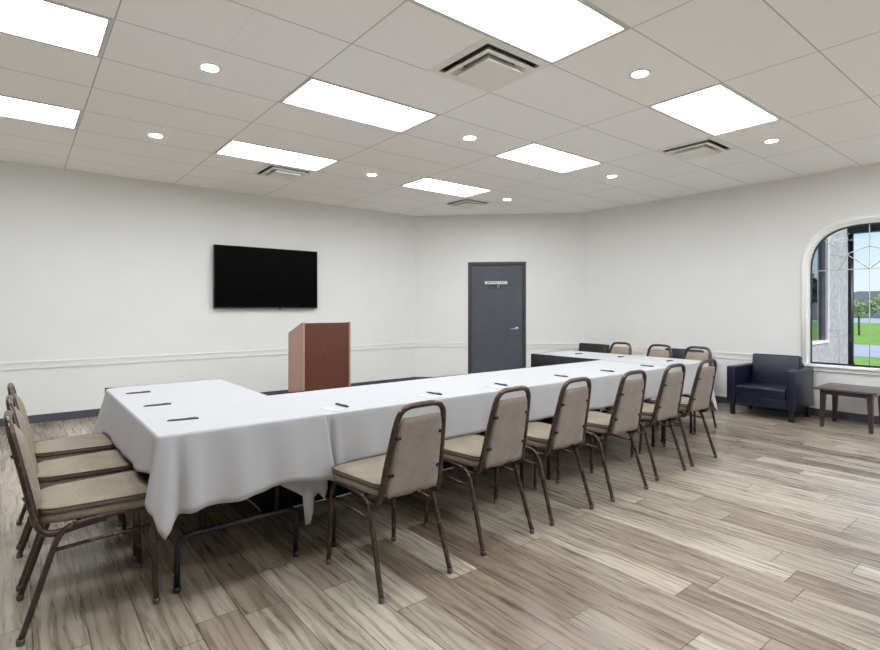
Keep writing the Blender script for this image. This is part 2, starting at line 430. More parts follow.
for sg in (1, -1):
    tube(bm, [(xm, mc[0], mc[1]), (xm, mc[0]+sg*.50, mc[1]+.42)], r_, 6)
    tube(bm, [(xm, mc[0], mc[1]+.27), (xm, mc[0]+sg*.20, mc[1]+.20), (xm, mc[0]+sg*.30, mc[1])], r_, 6)
    tube(bm, [(xm, mc[0]+sg*.30, mc[1]), (xm, mc[0]+sg*.30, WB+.01)], r_*.6, 6)
obj('muntin', bm, M['muntin'], win)

# baseboards and chair rails
BH = .095
bm = nb(); box(bm, (XL, YT-.010, 0), (cA[0], YT, BH), .003); struct('baseboard_back', bm, M['base'])
bm = nb(); box(bm, (XL, YB, 0), (XL+.01, YT-.01, BH), .003); struct('baseboard_left', bm, M['base'])
bm = nb(); box(bm, (XR-.010, YB, 0), (XR, cB[1], BH), .003); struct('baseboard_right', bm, M['base'])
bm = nb(); box(bm, (0, 0, 0), (d0-.002, .010, BH), .003); box(bm, (d1+.002, 0, 0), (DW, .010, BH), .003); struct('baseboard_door', xf(bm), M['base'])
def rail(bm, f):
    for z0, z1, t in ((.640, .662, .012), (.662, .708, .008), (.708, .730, .016)): f(bm, z0, z1, t)
bm = nb(); rail(bm, lambda b, z0, z1, t: box(b, (XL, YT-t, z0), (cA[0], YT, z1), .002)); struct('trim_1', bm, M['rail'])
bm = nb(); rail(bm, lambda b, z0, z1, t: (box(b, (0, 0, z0), (d0-.002, t, z1), .002), box(b, (d1+.002, 0, z0), (DW, t, z1), .002))); struct('trim_2', xf(bm), M['rail'])
bm = nb(); rail(bm, lambda b, z0, z1, t: (box(b, (XR-t, WC+WH+.05, z0), (XR, cB[1], z1), .002), box(b, (XR-t, YB, z0), (XR, WC-WH-.05, z1), .002))); struct('trim_3', bm, M['rail'])

# ------------------------------------------------------------------ ceiling fixtures
lt_labels = {(2, 2): 'large bright troffer light cut by the top edge above the square vent',
 (2, 5): 'troffer light left of centre, between the nearest vent and the left downlights',
 (2, 8): 'narrow looking troffer light above the television beside a small vent',
 (6, 2): 'troffer light at the right, nearest the window wall',
 (6, 5): 'troffer light right of centre, second in the row towards the door',
 (6, 8): 'farthest troffer light, close in front of the door wall vent',
 (-2, 5): 'troffer light cut by the top left corner of the photo',
 (-2, 8): 'troffer light at the left edge, near the television wall'}
def make_troffer():
    t = thing('ceiling_light', '', 'ceiling light', group='ceiling troffers')
    w, d = 2*T, T; e = .012
    bm = nb()
    for a, b in (((e, e), (w-e, .030)), ((e, d-.030), (w-e, d-e)), ((e, .030), (.030, d-.030)), ((w-.030, .030), (w-e, d-.030))):
        box(bm, (a[0], a[1], -.004), (b[0], b[1], .012))
    obj('frame', bm, M['troffer'], t)
    bm = nb(); box(bm, (.022, .022, .012), (w-.022, d-.022, .020)); obj('diffuser', bm, M['diffuser'], t)
    bm = nb()
    box(bm, (0, 0, .0), (w, .010, .09)); box(bm, (0, d-.010, 0), (w, d, .09)); box(bm, (0, .01, 0), (.010, d-.01, .09)); box(bm, (w-.010, .01, 0), (w, d-.01, .09)); box(bm, (0, 0, .09), (w, d, .10))
    obj('housing', bm, M['troffer'], t); return t
t0 = None
for v, u in troffers:
    if t0 is None: t = t0 = make_troffer()
    else: t = dup(t0)
    t.location = (v*T, u*T, H)
    t['label'] = lt_labels.get((v, u), 'unseen troffer light in the ceiling outside the view')
def frustum(bm, s0, z0, s1, z1, c):
    a = [bm.verts.new((c+sx_*s0, c+sy_*s0, z0)) for sx_, sy_ in ((-1,-1), (1,-1), (1,1), (-1,1))]
    b = [bm.verts.new((c+sx_*s1, c+sy_*s1, z1)) for sx_, sy_ in ((-1,-1), (1,-1), (1,1), (-1,1))]
    for k in range(4): bm.faces.new((a[k], a[(k+1) % 4], b[(k+1) % 4], b[k]))
    return a, b
def make_vent():
    t = thing('ceiling_vent', '', 'vent', group='ceiling air vents'); c = T/2
    bm = nb()
    frustum(bm, .306, -.003, .252, -.007, c); frustum(bm, .252, -.007, .252, .010, c); frustum(bm, .306, -.003, .306, .004, c)
    obj('frame', bm, M['vent'], t)
    bm = nb()
    frustum(bm, .228, -.026, .196, -.030, c); frustum(bm, .228, -.026, .170, .030, c); frustum(bm, .196, -.030, .150, .028, c)
    obj('louver', bm, M['vent'], t)
    bm = nb(); a, b = frustum(bm, .165, -.050, .105, .028, c); bm.faces.new(a); bm.faces.new(b)
    lathe(bm, [(.008, -.0515), (.008, -.049)], (c, c, 0), 10)
    obj('centre_plate', bm, M['vent'], t)
    bm = nb(); a, b = frustum(bm, .262, .0005, .262, .12, c); bm.faces.new(b)
    obj('duct_box', bm, M['duct'], t); return t
v0 = None
vl = {(3, 3): 'large square ceiling vent beside the big troffer light', (8, 3): 'square ceiling vent touching the right hand troffer light',
      (3, 9): 'square ceiling vent beside the troffer above the television', (8, 9): 'smallest looking ceiling vent, right in front of the door wall'}
for v, u in vents:
    if v0 is None: t = v0 = make_vent()
    else: t = dup(v0)
    t.location = (v*T, u*T, H); t['label'] = vl[(v, u)]
def make_down():
    t = thing('downlight', '', 'downlight', group='round recessed downlights')
    bm = nb(); lathe(bm, [(.052, .0), (.052, -.003), (.060, -.007), (.080, -.005), (.083, 0.0)], seg=32, cap=False); obj('trim_ring', bm, M['trim_white'], t)
    bm = nb(); lathe(bm, [(.0515, -.001), (.0515, -.0025), (.04, -.0035), (.02, -.004)], seg=24); obj('lens', bm, M['bulb'], t)
    return t
q0 = None
dl = {(1, 5.5): 'round downlight at the upper left, nearest of the left pair', (1, 8.55): 'round downlight above and left of the television',
      (5, 5.5): 'round downlight in mid ceiling between two troffers', (5, 2.5): 'round downlight between the big and the right troffer lights',
      (9, 2.5): 'round downlight nearest the window wall', (5, 8.53): 'round downlight above the right end of the television',
      (9, 5.5): 'round downlight near the right wall, middle of its row', (9, 8.53): 'farthest round downlight, above the grey door'}
dl[(1, 2.5)] = dl[(1, -.5)] = dl[(5, -.5)] = dl[(9, -.5)] = 'round downlight in the ceiling outside the view'
for (v, u), lab in dl.items():
    if q0 is None: t = q0 = make_down()
    else: t = dup(q0)
    t.location = (v*T, u*T, H); t['label'] = lab

# ------------------------------------------------------------------ television and lectern
tv = thing('television', 'wide black flat television mounted on the white wall', 'television', (2.49, YT, 1.80))
bm = nb(); box(bm, (-.785, -.085, -.45), (.785, -.045, .45), .006); obj('bezel', bm, M['black_plastic'], tv)
bm = nb(); box(bm, (-.775, -.0875, -.430), (.775, -.084, .441)); obj('screen', bm, M['screen'], tv)
bm = nb(); box(bm, (-.55, -.045, -.36), (.55, -.022, .25), .01); obj('rear_housing', bm, M['black_plastic'], tv)
bm = nb(); box(bm, (-.20, -.022, -.2), (.20, 0, .2), .004); obj('wall_mount', bm, M['black_metal'], tv)
bm = nb(); box(bm, (-.022, -.088, -.444), (.022, -.085, -.437)); obj('maker_badge', bm, M['glide'], tv)
bm = nb(); box(bm, (.16, -.082, -.466), (.19, -.066, -.45), .003); obj('sensor', bm, M['black_plastic'], tv)

LX0, LX1, LY0, LY1 = 2.300, 2.960, 5.58, 6.04
le = thing('lectern', 'reddish brown wooden lectern standing in front of the television', 'lectern', (0, 0, 0))
zf, zb = 1.175, 1.035
def side_panel(x0, x1, m_):
    bm = nb(); pr = [(LY0, .03), (LY0, zf), (LY0+.05, zf), (LY1, zb), (LY1, .03)]
    a = [bm.verts.new((x0, y, z)) for y, z in pr]; b = [bm.verts.new((x1, y, z)) for y, z in pr]
    bm.faces.new(a[::-1]); bm.faces.new(b)
    for i in range(5): bm.faces.new((a[i], a[(i+1) % 5], b[(i+1) % 5], b[i]))
    bmesh.ops.bevel(bm, geom=bm.edges[:], offset=.003, segments=1, affect='EDGES')
    return obj('side_panel', bm, m_, le)
side_panel(LX0, LX0+.022, M['cherry_sheen']); side_panel(LX1-.022, LX1, M['cherry_sheen'])
bm = nb(); box(bm, (LX0+.022, LY0+.012, .05), (LX1-.022, LY0+.032, zf-.008), .002); obj('front_panel', bm, M['cherry'], le)
bm = nb(); box(bm, (LX0+.022, LY0+.04, .62), (LX1-.022, LY1-.03, .64)); obj('shelf', bm, M['cherry'], le)
bm = nb(); vs = []
for x in (LX0+.022, LX1-.022):
    for y, z in ((LY0+.04, zf-.04), (LY1-.02, zb-.045), (LY1-.02, zb-.065), (LY0+.04, zf-.06)): vs.append(bm.verts.new((x, y, z)))
for f in ((0,1,2,3), (4,7,6,5), (0,4,5,1), (1,5,6,2), (2,6,7,3), (3,7,4,0)): bm.faces.new([vs[i] for i in f])
obj('reading_board', bm, M['cherry'], le)
bm = nb(); box(bm, (LX0+.005, LY0+.01, 0), (LX1-.005, LY1-.01, .05), .004); obj('plinth', bm, M['black_plastic'], le)

# ------------------------------------------------------------------ folding tables
def make_table(label, cx, cy, rotz, L, W):
    """length L along local x, width W along local y"""
    t = thing('folding_table', label, 'table', (cx, cy, 0), rotz, 'folding tables set in a U')
    bm = nb(); box(bm, (-L/2, -W/2, TZ-.030), (L/2, W/2, TZ-.004), .006); obj('tabletop', bm, M['table_board'], t)
    bm = nb(); box(bm, (-L/2+.03, -W/2+.03, TZ-.055), (L/2-.03, -W/2+.05, TZ-.03)); box(bm, (-L/2+.03, W/2-.05, TZ-.055), (L/2-.03, W/2-.03, TZ-.03)); obj('apron', bm, M['black_metal'], t)
    for s in (-1, 1):
        x = s*(L/2-.14); f = .298
        bm = nb()
        tube(bm, rounded([(x, -f, .008), (x, -f, .262), (x, f, .262), (x, f, .008)], .075, 8), .0145, 12)
        for y in (-.19, .19): tube(bm, [(x, y, .262), (x, y, TZ-.03)], .012, 10)
        tube(bm, [(x, -.19, TZ-.06), (x, .19, TZ-.06)], .010, 8)
        lg = obj('leg', bm, M['black_metal'], t)
        for y in (-f, f):
            bm = nb(); lathe(bm, [(.0165, 0), (.0175, .012), (.0165, .028)], (x, y, 0), 12); obj('rubber_foot', bm, M['black_plastic'], lg)
    return t
make_table('head folding table under the wide white cloth at the left', .448, 2.975, pi/2, 1.81, .74)
make_table('folding table with black legs under the left half of the long row', 1.745, 2.485, 0, 1.85, .77)
make_table('folding table with black legs under the right half of the long row', 3.625, 2.485, 0, 1.85, .77)
make_table('folding table closing the U at the right end beside the armchairs', 4.955, 2.985, pi/2, 1.80, .75)

# black pleated skirting on the inside of the U
def skirt(name, label, path, z0=.003, z1=TZ+.001, pitch=.055, amp=.009, nrm=1):
    bm = nb(); P = [Vector((*p, 0)) for p in path]; cols = []
    s = 0
    for i in range(len(P)-1):
        d = P[i+1]-P[i]; L = d.length; d.normalize(); n_ = Vector((d.y, -d.x, 0))*nrm
        k = max(2, int(L/.009))
        for j in range(k+(1 if i == len(P)-2 else 0)):
            q = P[i]+d*(L*j/k); s_ = s+L*j/k
            w = (abs(((s_/pitch) % 1)-.5)*2); w = w**.6
            col_ = []
            for m_ in range(6):
                t_ = m_/5; z = z1+(z0-z1)*t_
                a_ = amp*(.35+.65*min(1, t_*2)); off_ = a_*w + .004*t_*sin(s_*9)
                col_.append(bm.verts.new(q+n_*off_+Vector((0, 0, z))))
            cols.append(col_)
        s += L
    for a, b in zip(cols, cols[1:]):
        for k in range(5): bm.faces.new((a[k], b[k], b[k+1], a[k+1])).smooth = True
    o = obj(name, bm, M['skirt'])
    md = o.modifiers.new('t', 'SOLIDIFY'); md.thickness = .0015
    return tag(o, label, 'table skirt', 'black pleated table skirts')
skirt('table_skirt', 'black pleated skirt around the far end and inner side of the left table', [(.042, 3.884), (.822, 3.884), (.822, 2.893)], nrm=-1)
skirt('table_skirt', 'black pleated skirt behind the long row of tables', [(.800, 2.883), (4.555, 2.883)], nrm=-1)
skirt('table_skirt', 'black pleated skirt on the inner side of the right table, open to view', [(4.568, 2.90), (4.568, 3.898), (5.340, 3.898)], nrm=-1)

# ------------------------------------------------------------------ tablecloths
def hem(keys, s):
    """smooth interpolation of (s, z, flare) keys"""
    if s <= keys[0][0]: return keys[0][1:]
    for a, b in zip(keys, keys[1:]):
        if s <= b[0]:
            t = (s-a[0])/(b[0]-a[0]); t = t*t*(3-2*t)
            return tuple(a[i]+(b[i]-a[i])*t for i in (1, 2))
    return keys[-1][1:]
def cloth(name, label, rect, sides, seed, extra=None):
    """rect x0,y0,x1,y1. sides: ordered path corners walked with the outside on the left... each key gives hem z and flare."""
    x0, y0, x1, y1 = rect; rnd = random.Random(seed)
    bm = nb(); path, keys, amp = sides
    # sample path with rounded corners
    rp = rounded([(*p, 0) for p in path], .012, 6)
    pts = []; tot = 0
    for a, b in zip(rp, rp[1:]):
        L = (b-a).length
        k = max(1, int(L/.011))
        for j in range(k): pts.append((a+(b-a)*j/k, tot+L*j/k))
        tot += L
    pts.append((rp[-1], tot))
    ph = [rnd.uniform(0, 6.28) for _ in range(6)]
    cols = []
    cx, cy = (x0+x1)/2, (y0+y1)/2
    n = len(pts)
    for i, (p, s) in enumerate(pts):
        d = (pts[min(i+1, n-1)][0]-pts[max(i-1, 0)][0]).normalized(); nn = Vector((d.y, -d.x, 0))
        zb_, fl = hem(keys, s)
        wv_ = sum(sin(s*f+ph[k])*w for k, (f, w) in enumerate(((8.5, .42), (17, .36), (31, .22))))
        col_ = []
        col_.append(p+Vector((0, 0, TZ)))
        R_ = 12
        for m_ in range(1, 4):
            a = m_/3*pi/2; col_.append(p+nn*(.008*sin(a))+Vector((0, 0, TZ-.008*(1-cos(a)))))
        for m_ in range(1, R_+1):
            t_ = m_/R_; z = TZ-.008+(zb_-(TZ-.008))*t_
            o_ = .008+fl*t_**1.15+amp*wv_*t_**.9
            q = p+nn*o_+Vector((0, 0, z))
            if extra: q = extra(q, s, t_)
            col_.append(q)
        cols.append([bm.verts.new(q) for q in col_])
    for a, b in zip(cols, cols[1:]):
        for k in range(len(a)-1): bm.faces.new((a[k], b[k], b[k+1], a[k+1])).smooth = True
    # top: remaining corners close the polygon
    return bm, cols
def finish_cloth(name, label, bm, cols, rest):
    vs = [c_[0] for c_ in cols]+[bm.verts.new((x, y, cols[0][0].co.z)) for x, y in rest]
    bm.faces.new(vs)
    # thin fold over the open edges
    a = [cols[-1][0]]+[v for v in vs[len(cols):]]+[cols[0][0]]
    lo = [bm.verts.new(v.co-Vector((0, 0, .004))) for v in a]
    for i in range(len(a)-1): bm.faces.new((a[i], a[i+1], lo[i+1], lo[i]))
    o = obj(name, bm, M['cloth'])
    md = o.modifiers.new('t', 'SOLIDIFY'); md.thickness = .0018; md.offset = -1
    return tag(o, label, 'tablecloth', 'white tablecloths over the U of tables')
# head cloth: left side (far to near), front (left to right)
LS = 3.80-2.060
def gs(d, w): return exp(-(d/w)**2)
def near_tail(q, s, t):
    d = s-LS
    q.x -= .045*gs(d-.006, .032)*t**.9
    q.y -= 1.4*(.020*gs(d-.035, .022)-.026*gs(d-.078, .018)+.018*gs(d-.135, .040)-.012*gs(d-.25, .05)+.012*gs(d-.36, .05)-.012*gs(d-.50, .05)+.010*gs(d-.62, .05))*t**.8
    q.y += .020*gs(d+.045, .022)*0
    q.x += .015*gs(d+.06, .03)*t
    q.x += .050*gs(d-.80, .10)*t
    return q
kk = [(0, .42, .10), (.09, .47, .06), (.22, .528, .035), (.36, .535, .032), (.74, .545, .030), (1.05, .552, .030), (1.43, .57, .028), (LS-.10, .60, .015), (LS-.040, .59, .006), (LS-.008, .505, .012), (LS+.008, .455, .025), (LS+.026, .352, .045), (LS+.060, .420, .030), (LS+.10, .432, .028),
      (LS+.18, .440, .028), (LS+.31, .433, .02), (LS+.42, .448, .018), (LS+.61, .470, .015), (LS+.74, .443, .022), (LS+.82, .414, .034)]
bm, cols = cloth('tablecloth', '', (0, 2.052, .815, 3.865), ([(.045, 3.80), (.045, 2.060), (.848, 2.060)], kk, .009), 3, near_tail)
for v in bm.verts:
    if v.co.z > TZ-.001: v.co.z += .0035
finish_cloth('tablecloth', 'white cloth on the wide left table, its corner hanging low at the front', bm, cols, [(.850, 2.085), (.822, 2.12), (.818, 3.855), (.10, 3.850)])
# long cloth
k2 = [(0, .480, .004), (.33, .503, .012), (1.0, .524, .012), (1.9, .532, .012), (2.3, .524, .012), (3.1, .522, .012), (3.75, .515, .01)]
def seam_fold(q, s, t):
    q.y += .020*exp(-((s-.045)/.012)**2)*min(1, t*4)-.010*exp(-((s-.085)/.018)**2)*t
    return q
bm, cols = cloth('tablecloth', '', (.87, 2.058, 4.60, 2.88), ([(.838, 2.062), (4.60, 2.058)], k2, .020), 11, seam_fold)
# the loose corner of this cloth hangs down under the overlap of its neighbour
sheet = [((.585, 2.13), .52, .46), ((.65, 2.13), .56, .415), ((.70, 2.125), .58, .385), ((.735, 2.12), .60, .36), ((.75, 2.115), .62, .26), ((.757, 2.112), .64, .195), ((.775, 2.108), .64, .205),
         ((.793, 2.112), .64, .26), ((.803, 2.106), .64, .335), ((.825, 2.104), .64, .36), ((.845, 2.100), .64, .33), ((.862, 2.105), .64, .315), ((.88, 2.10), .64, .37)]
prev = None
for k_, ((x, y), zt, z_) in enumerate(sheet):
    cur = [bm.verts.new((x, y+.012*sin(k_*1.7)*j/4-.01*j/4, zt+(z_-zt)*j/4)) for j in range(5)]
    if prev:
        for j in range(4): bm.faces.new((prev[j], cur[j], cur[j+1], prev[j+1])).smooth = True
    prev = cur
finish_cloth('tablecloth', 'long white cloth over the middle row, facing the six chairs', bm, cols, [(4.60, 2.872), (2.6, 2.866), (.79, 2.842), (.79, 2.08)])
# right cloth: front, corner, right side
F3 = 5.335-4.56
k3 = [(0, .487, .008), (.22, .487, .016), (.36, .46, .03), (.48, .49, .015), (.60, .43, .035), (F3-.06, .37, .06), (F3+.015, .235, .15), (F3+.12, .33, .10), (F3+.25, .525, .02), (F3+.9, .53, .015), (F3+1.6, .53, .02), (F3+1.75, .40, .06)]
def pleats(q, s, t):
    g_ = exp(-((s-F3)/.30)**2)
    q.y -= .026*g_*t*sin(s*47)
    return q
bm, cols = cloth('tablecloth', '', (4.56, 2.085, 5.335, 3.875), ([(4.56, 2.085), (5.335, 2.085), (5.335, 3.875)], k3, .014), 5, pleats)
for v in bm.verts:
    if v.co.z > TZ-.001: v.co.z += .0025
for_top = TZ
o = finish_cloth('tablecloth', 'white cloth on the right hand table with a creased trailing corner', bm, cols, [(4.575, 3.870), (4.575, 2.9)])

# ------------------------------------------------------------------ pens and note sheets
def make_pen():
    t = thing('pen', '', 'pen', group='pens laid out on the tables')
    bm = nb(); lt = bmesh.new(); lathe(lt, [(.0015, -.072), (.0042, -.062), (.0058, -.045), (.0058, .045), (.005, .060)], seg=12); merge(bm, lt, 0, Matrix.Rotation(pi/2, 4, 'Y')); obj('barrel', bm, M['pen'], t)
    bm = nb(); lt = bmesh.new(); lathe(lt, [(.005, .060), (.0045, .068), (.003, .070)], seg=12); merge(bm, lt, 0, Matrix.Rotation(pi/2, 4, 'Y'))
    box(bm, (.022, -.0015, .0050), (.060, .0015, .0072), .0005); obj('clip', bm, M['black_metal'], t)
    return t
pens = [(.193, 2.883, -4, 'dark pen on the left table, middle of its three pens'), (.186, 3.460, -4, 'dark pen on the left table, farthest from the camera'), (.211, 2.359, -12, 'dark pen on the left table, nearest the front edge'),
        (1.028, 2.215, -87, 'dark pen beside a note pad behind the nearest chair of the long row'), (1.709, 2.210, -83, 'dark pen behind the second chair of the long row'), (2.346, 2.226, -94, 'dark pen behind the third chair of the long row'),
        (3.079, 2.255, -91, 'dark pen behind the fourth chair of the long row'), (3.687, 2.222, -90, 'dark pen behind the fifth chair of the long row'), (4.347, 2.216, -90, 'dark pen behind the sixth chair of the long row'),
        (4.944, 3.457, 176, 'small pen on the right table, farthest from the camera'), (4.993, 2.909, 184, 'small pen on the right table before its middle chair'), (4.99, 2.322, 180, 'small pen on the right table nearest the trailing corner')]
p0 = None
for x, y, a, lab in pens:
    if p0 is None: t = p0 = make_pen()
    else: t = dup(p0)
    up = .0062 if y < 2.3 else .006
    t.location = (x, y, TZ+up+.001+(.0025 if x > 4.55 else 0)); t.rotation_euler = (0, 0, radians(a)); t['label'] = lab
    t.scale = (1.02, 1.25, 1.0)
def note(x, y, a, lab):
    bm = nb(); box(bm, (-.052, -.075, 0), (.052, .075, .0022), .0006); o = obj('note_pad', bm, M['note_paper'], loc=(x, y, TZ+.0002)); o.rotation_euler = (0, 0, radians(a))
    tag(o, lab, 'notepad', 'note pads on the long table')
note(.955, 2.165, 2, 'white note pad beside the pen nearest the cloth overlap')
note(1.635, 2.160, 4, 'white note pad beside the pen behind the second chair')
note(2.265, 2.175, 0, 'white note pad beside the pen behind the third chair')

# ------------------------------------------------------------------ banquet chairs
def superloop(hwf, hwr, y0, y1, r, z, n=7, grow=0.0):
    """rounded trapezoid outline: front (y1) half width hwf, rear (y0) half width hwr"""
    c_ = [(hwr+grow, y0-grow), (hwf+grow, y1+grow), (-hwf-grow, y1+grow), (-hwr-grow, y0-grow)]
    out = []
    for i in range(4):
        p, a, b = Vector(c_[i]), Vector(c_[i-1]), Vector(c_[(i+1) % 4])
        rr = r
        s = p+(a-p).normalized()*rr; e = p+(b-p).normalized()*rr
        for k in range(n+1):
            t = k/n; q = s*(1-t)**2+p*2*t*(1-t)+e*t*t; out.append((q.x, q.y, z))
    return out
def loft(bm, loops, cap=True, mi=0):
    rg = [[bm.verts.new(p) for p in L] for L in loops]; n = len(rg[0])
    for a, b in zip(rg, rg[1:]):
        for k in range(n):
            f = bm.faces.new((a[k], a[(k+1) % n], b[(k+1) % n], b[k])); f.smooth = True; f.material_index = mi
    if cap: bm.faces.new(rg[0][::-1]).material_index = mi; bm.faces.new(rg[-1]).material_index = mi
    return rg
def make_chair():
    t = thing('banquet_chair', '', 'chair')
    fr_ = M['frame']; R_ = .0125
    for s in (-1, 1):
        # rear leg
        bm = nb(); tube(bm, catmull([(s*.212, 0, .012), (s*.206, .045, .15), (s*.198, .098, .32), (s*.195, .118, .378), (s*.192, .140, .412), (s*.190, .175, .432)], 5), R_, 10)
        l1 = obj('leg', bm, fr_, t)
        bm = nb(); lathe(bm, [(.014, 0), (.0155, .006), (.0145, .026)], (s*.212, 0.001, 0), 12); obj('foot_glide', bm, M['glide'], l1)
        # front leg
        bm = nb(); tube(bm, catmull([(s*.190, .395, .444), (s*.191, .435, .440), (s*.195, .462, .420), (s*.199, .474, .385), (s*.203, .479, .30), (s*.209, .486, .12), (s*.212, .490, .012)], 5), R_, 10)
        l2 = obj('leg', bm, fr_, t)
        bm = nb(); lathe(bm, [(.014, 0), (.0155, .006), (.0145, .026)], (s*.212, .490, 0), 12); obj('foot_glide', bm, M['glide'], l2)
        bm = nb(); tube(bm, catmull([(s*.190, .175, .432), (s*.190, .24, .440), (s*.190, .32, .444), (s*.190, .395, .444)], 4), R_*.99, 10); obj('seat_rail', bm, fr_, t)
        bm = nb(); tube(bm, [(s*.199, .108, .345), (s*.201, .30, .356), (s*.2005, .476, .362)], .0085, 8); obj('stretcher', bm, fr_, t)
    bm = nb()
    for y, z in ((.20, .437), (.40, .444)): tube(bm, [(-.19, y, z), (.19, y, z)], .009, 8)
    obj('crossbar', bm, fr_, t)
    # back frame: one bent tube
    pr = [(.182, .30, .432), (.182, .20, .422), (.182, .125, .410), (.182, .080, .420), (.181, .056, .455), (.178, .044, .50), (.168, .019, .62), (.155, -.007, .74), (.146, -.022, .81), (.136, -.031, .850), (.112, -.037, .880), (.075, -.040, .892), (.03, -.040, .894)]
    pth = pr+[(-a, b, c_) for a, b, c_ in reversed(pr)]
    bm = nb(); tube(bm, catmull(pth, 4), .0148, 12); obj('back_frame', bm, fr_, t)
    # seat: waterfall pad on a dark board
    def L(g_, z, r=.075): return superloop(.212, .176, .060, .492, r, z, 7, g_)
    bm = nb(); loft(bm, [L(-.02, .446), L(-.006, .450), L(.002, .462), L(.003, .480), L(-.002, .494)], True); obj('seat_band', bm, M['seat_fabric'], t)
    bm = nb(); loft(bm, [L(-.006, .492), L(.003, .498), L(.003, .508), L(-.008, .515), L(-.03, .520), L(-.07, .523), L(-.12, .524, .05)], True); obj('seat', bm, M['seat_fabric'], t)
    bm = nb(); tube(bm, L(.003, .493), .0042, 6, closed=True); tube(bm, L(.004, .512), .0030, 6, closed=True); obj('piping', bm, M['piping'], t)
    bm = nb(); loft(bm, [L(-.03, .440), L(-.03, .447)]); obj('seat_board', bm, M['black_plastic'], t)
    # backrest pad between the tubes; z from .455 to .835
    def back_y(z): return .044-(z-.50)*.213 if z > .47 else .050
    rows = 14; cols_ = 10
    def sheet_(off, bulge, hw0, hw1, z0, z1, inv=False):
        g_ = []
        for i in range(rows+1):
            z = z0+(z1-z0)*i/rows; hw = hw0+(hw1-hw0)*i/rows
            cr = 0
            if i > rows-3: cr = (i-rows+3)/3; hw -= .02*cr**2
            if i < 2: hw -= .012*(1-i/2)**2
            row_ = []
            for j in range(cols_+1):
                q = j/cols_*2-1; e_ = (1-q**4)*(1-(2*i/rows-1)**6)
                row_.append((q*hw, back_y(z)+off+bulge*e_, z))
            g_.append(row_)
        return g_
    fr1 = sheet_(.012, .026, .160, .131, .462, .838); rr1 = sheet_(-.006, -.004, .160, .131, .462, .838)
    bm = nb(); A = [[bm.verts.new(p) for p in r] for r in fr1]; B = [[bm.verts.new(p) for p in r] for r in rr1]
    for i in range(rows):
        for j in range(cols_):
            bm.faces.new((A[i][j], A[i][j+1], A[i+1][j+1], A[i+1][j])).smooth = True
            bm.faces.new((B[i][j], B[i+1][j], B[i+1][j+1], B[i][j+1])).smooth = True
    rim = [(0, j) for j in range(cols_)]+[(i, cols_) for i in range(rows)]+[(rows, j) for j in range(cols_, 0, -1)]+[(i, 0) for i in range(rows, 0, -1)]
    for k in range(len(rim)):
        a, b = rim[k], rim[(k+1) % len(rim)]
        bm.faces.new((A[a[0]][a[1]], A[b[0]][b[1]], B[b[0]][b[1]], B[a[0]][a[1]])).smooth = True
    bk = obj('backrest', bm, M['seat_fabric'], t)
    # rear cover, with the loose gathered flap at its foot
    bm = nb(); cv_ = sheet_(-.0085, -.004, .160, .130, .450, .837)
    for j in range(cols_+1):
        x, y, z = cv_[0][j]; cv_[0][j] = (x, y+.004*sin(j*2.3), z+.004*sin(j*1.3)); x, y, z = cv_[1][j]; cv_[1][j] = (x, y-.003-.003*sin(j*1.9), z)
    A = [[bm.verts.new(p) for p in r] for r in cv_]
    for i in range(rows):
        for j in range(cols_): bm.faces.new((A[i][j], A[i][j+1], A[i+1][j+1], A[i+1][j])).smooth = True
    rc = obj('back_cover', bm, M['back_fabric'], t); rc['label'] = 'mauve grey fabric covering the rear of the backrest'
    md = rc.modifiers.new('t', 'SOLIDIFY'); md.thickness = .003
    for s in (-1, 1):
        for z in (.565, .745):
            hw = .160+(.131-.160)*(z-.46)/.376; y = back_y(z)
            bm = nb(); box(bm, (s*(hw-.020), y-.020, z-.008), (s*(hw+.008), y-.009, z+.008), .002); lathe(bm, [(.004, -.004), (.004, .004)], (s*(hw-.014), y-.020, z), 8)
            obj('bracket', bm, M['black_metal'], t)
    return t
ch0 = make_chair()
chairs = [  # rear-feet centre x,y, facing angle (0 = seat towards +Y), label, group
 (-.435, 2.385, -pi/2, 'taupe padded chair nearest the camera at the left table', 'chairs at the left table'),
 (-.435, 2.915, -pi/2, 'taupe padded chair in the middle of the three at the left table', 'chairs at the left table'),
 (-.435, 3.47, -pi/2, 'taupe padded chair farthest back at the left table, nearest the wall', 'chairs at the left table'),
 (1.075, 1.532, .04, 'nearest chair of the long row, back to the camera, by the cloth overlap', 'chairs along the long row'),
 (1.763, 1.583, .05, 'second chair from the left along the long row, back to the camera', 'chairs along the long row'),
 (2.372, 1.598, .02, 'third chair from the left along the long row, back to the camera', 'chairs along the long row'),
 (3.020, 1.584, -.02, 'fourth chair from the left along the long row, back to the camera', 'chairs along the long row'),
 (3.692, 1.627, -.02, 'fifth chair along the long row, second from its right end', 'chairs along the long row'),
 (4.279, 1.635, -.02, 'last chair of the long row, in front of the creased cloth corner', 'chairs along the long row'),
 (5.72, 2.385, pi/2, 'chair on the far side of the right table, nearest the armchair', 'chairs at the right table'),
 (5.72, 2.85, pi/2, 'chair on the far side of the right table, middle of three', 'chairs at the right table'),
 (5.72, 3.39, pi/2-.02, 'chair on the far side of the right table, nearest the door', 'chairs at the right table')]
for i, (x, y, a, lab, grp) in enumerate(chairs):
    t = ch0 if i == 0 else dup(ch0)
    t.location = (x, y, 0); t.rotation_euler = (0, 0, a); t['label'] = lab; t['group'] = grp

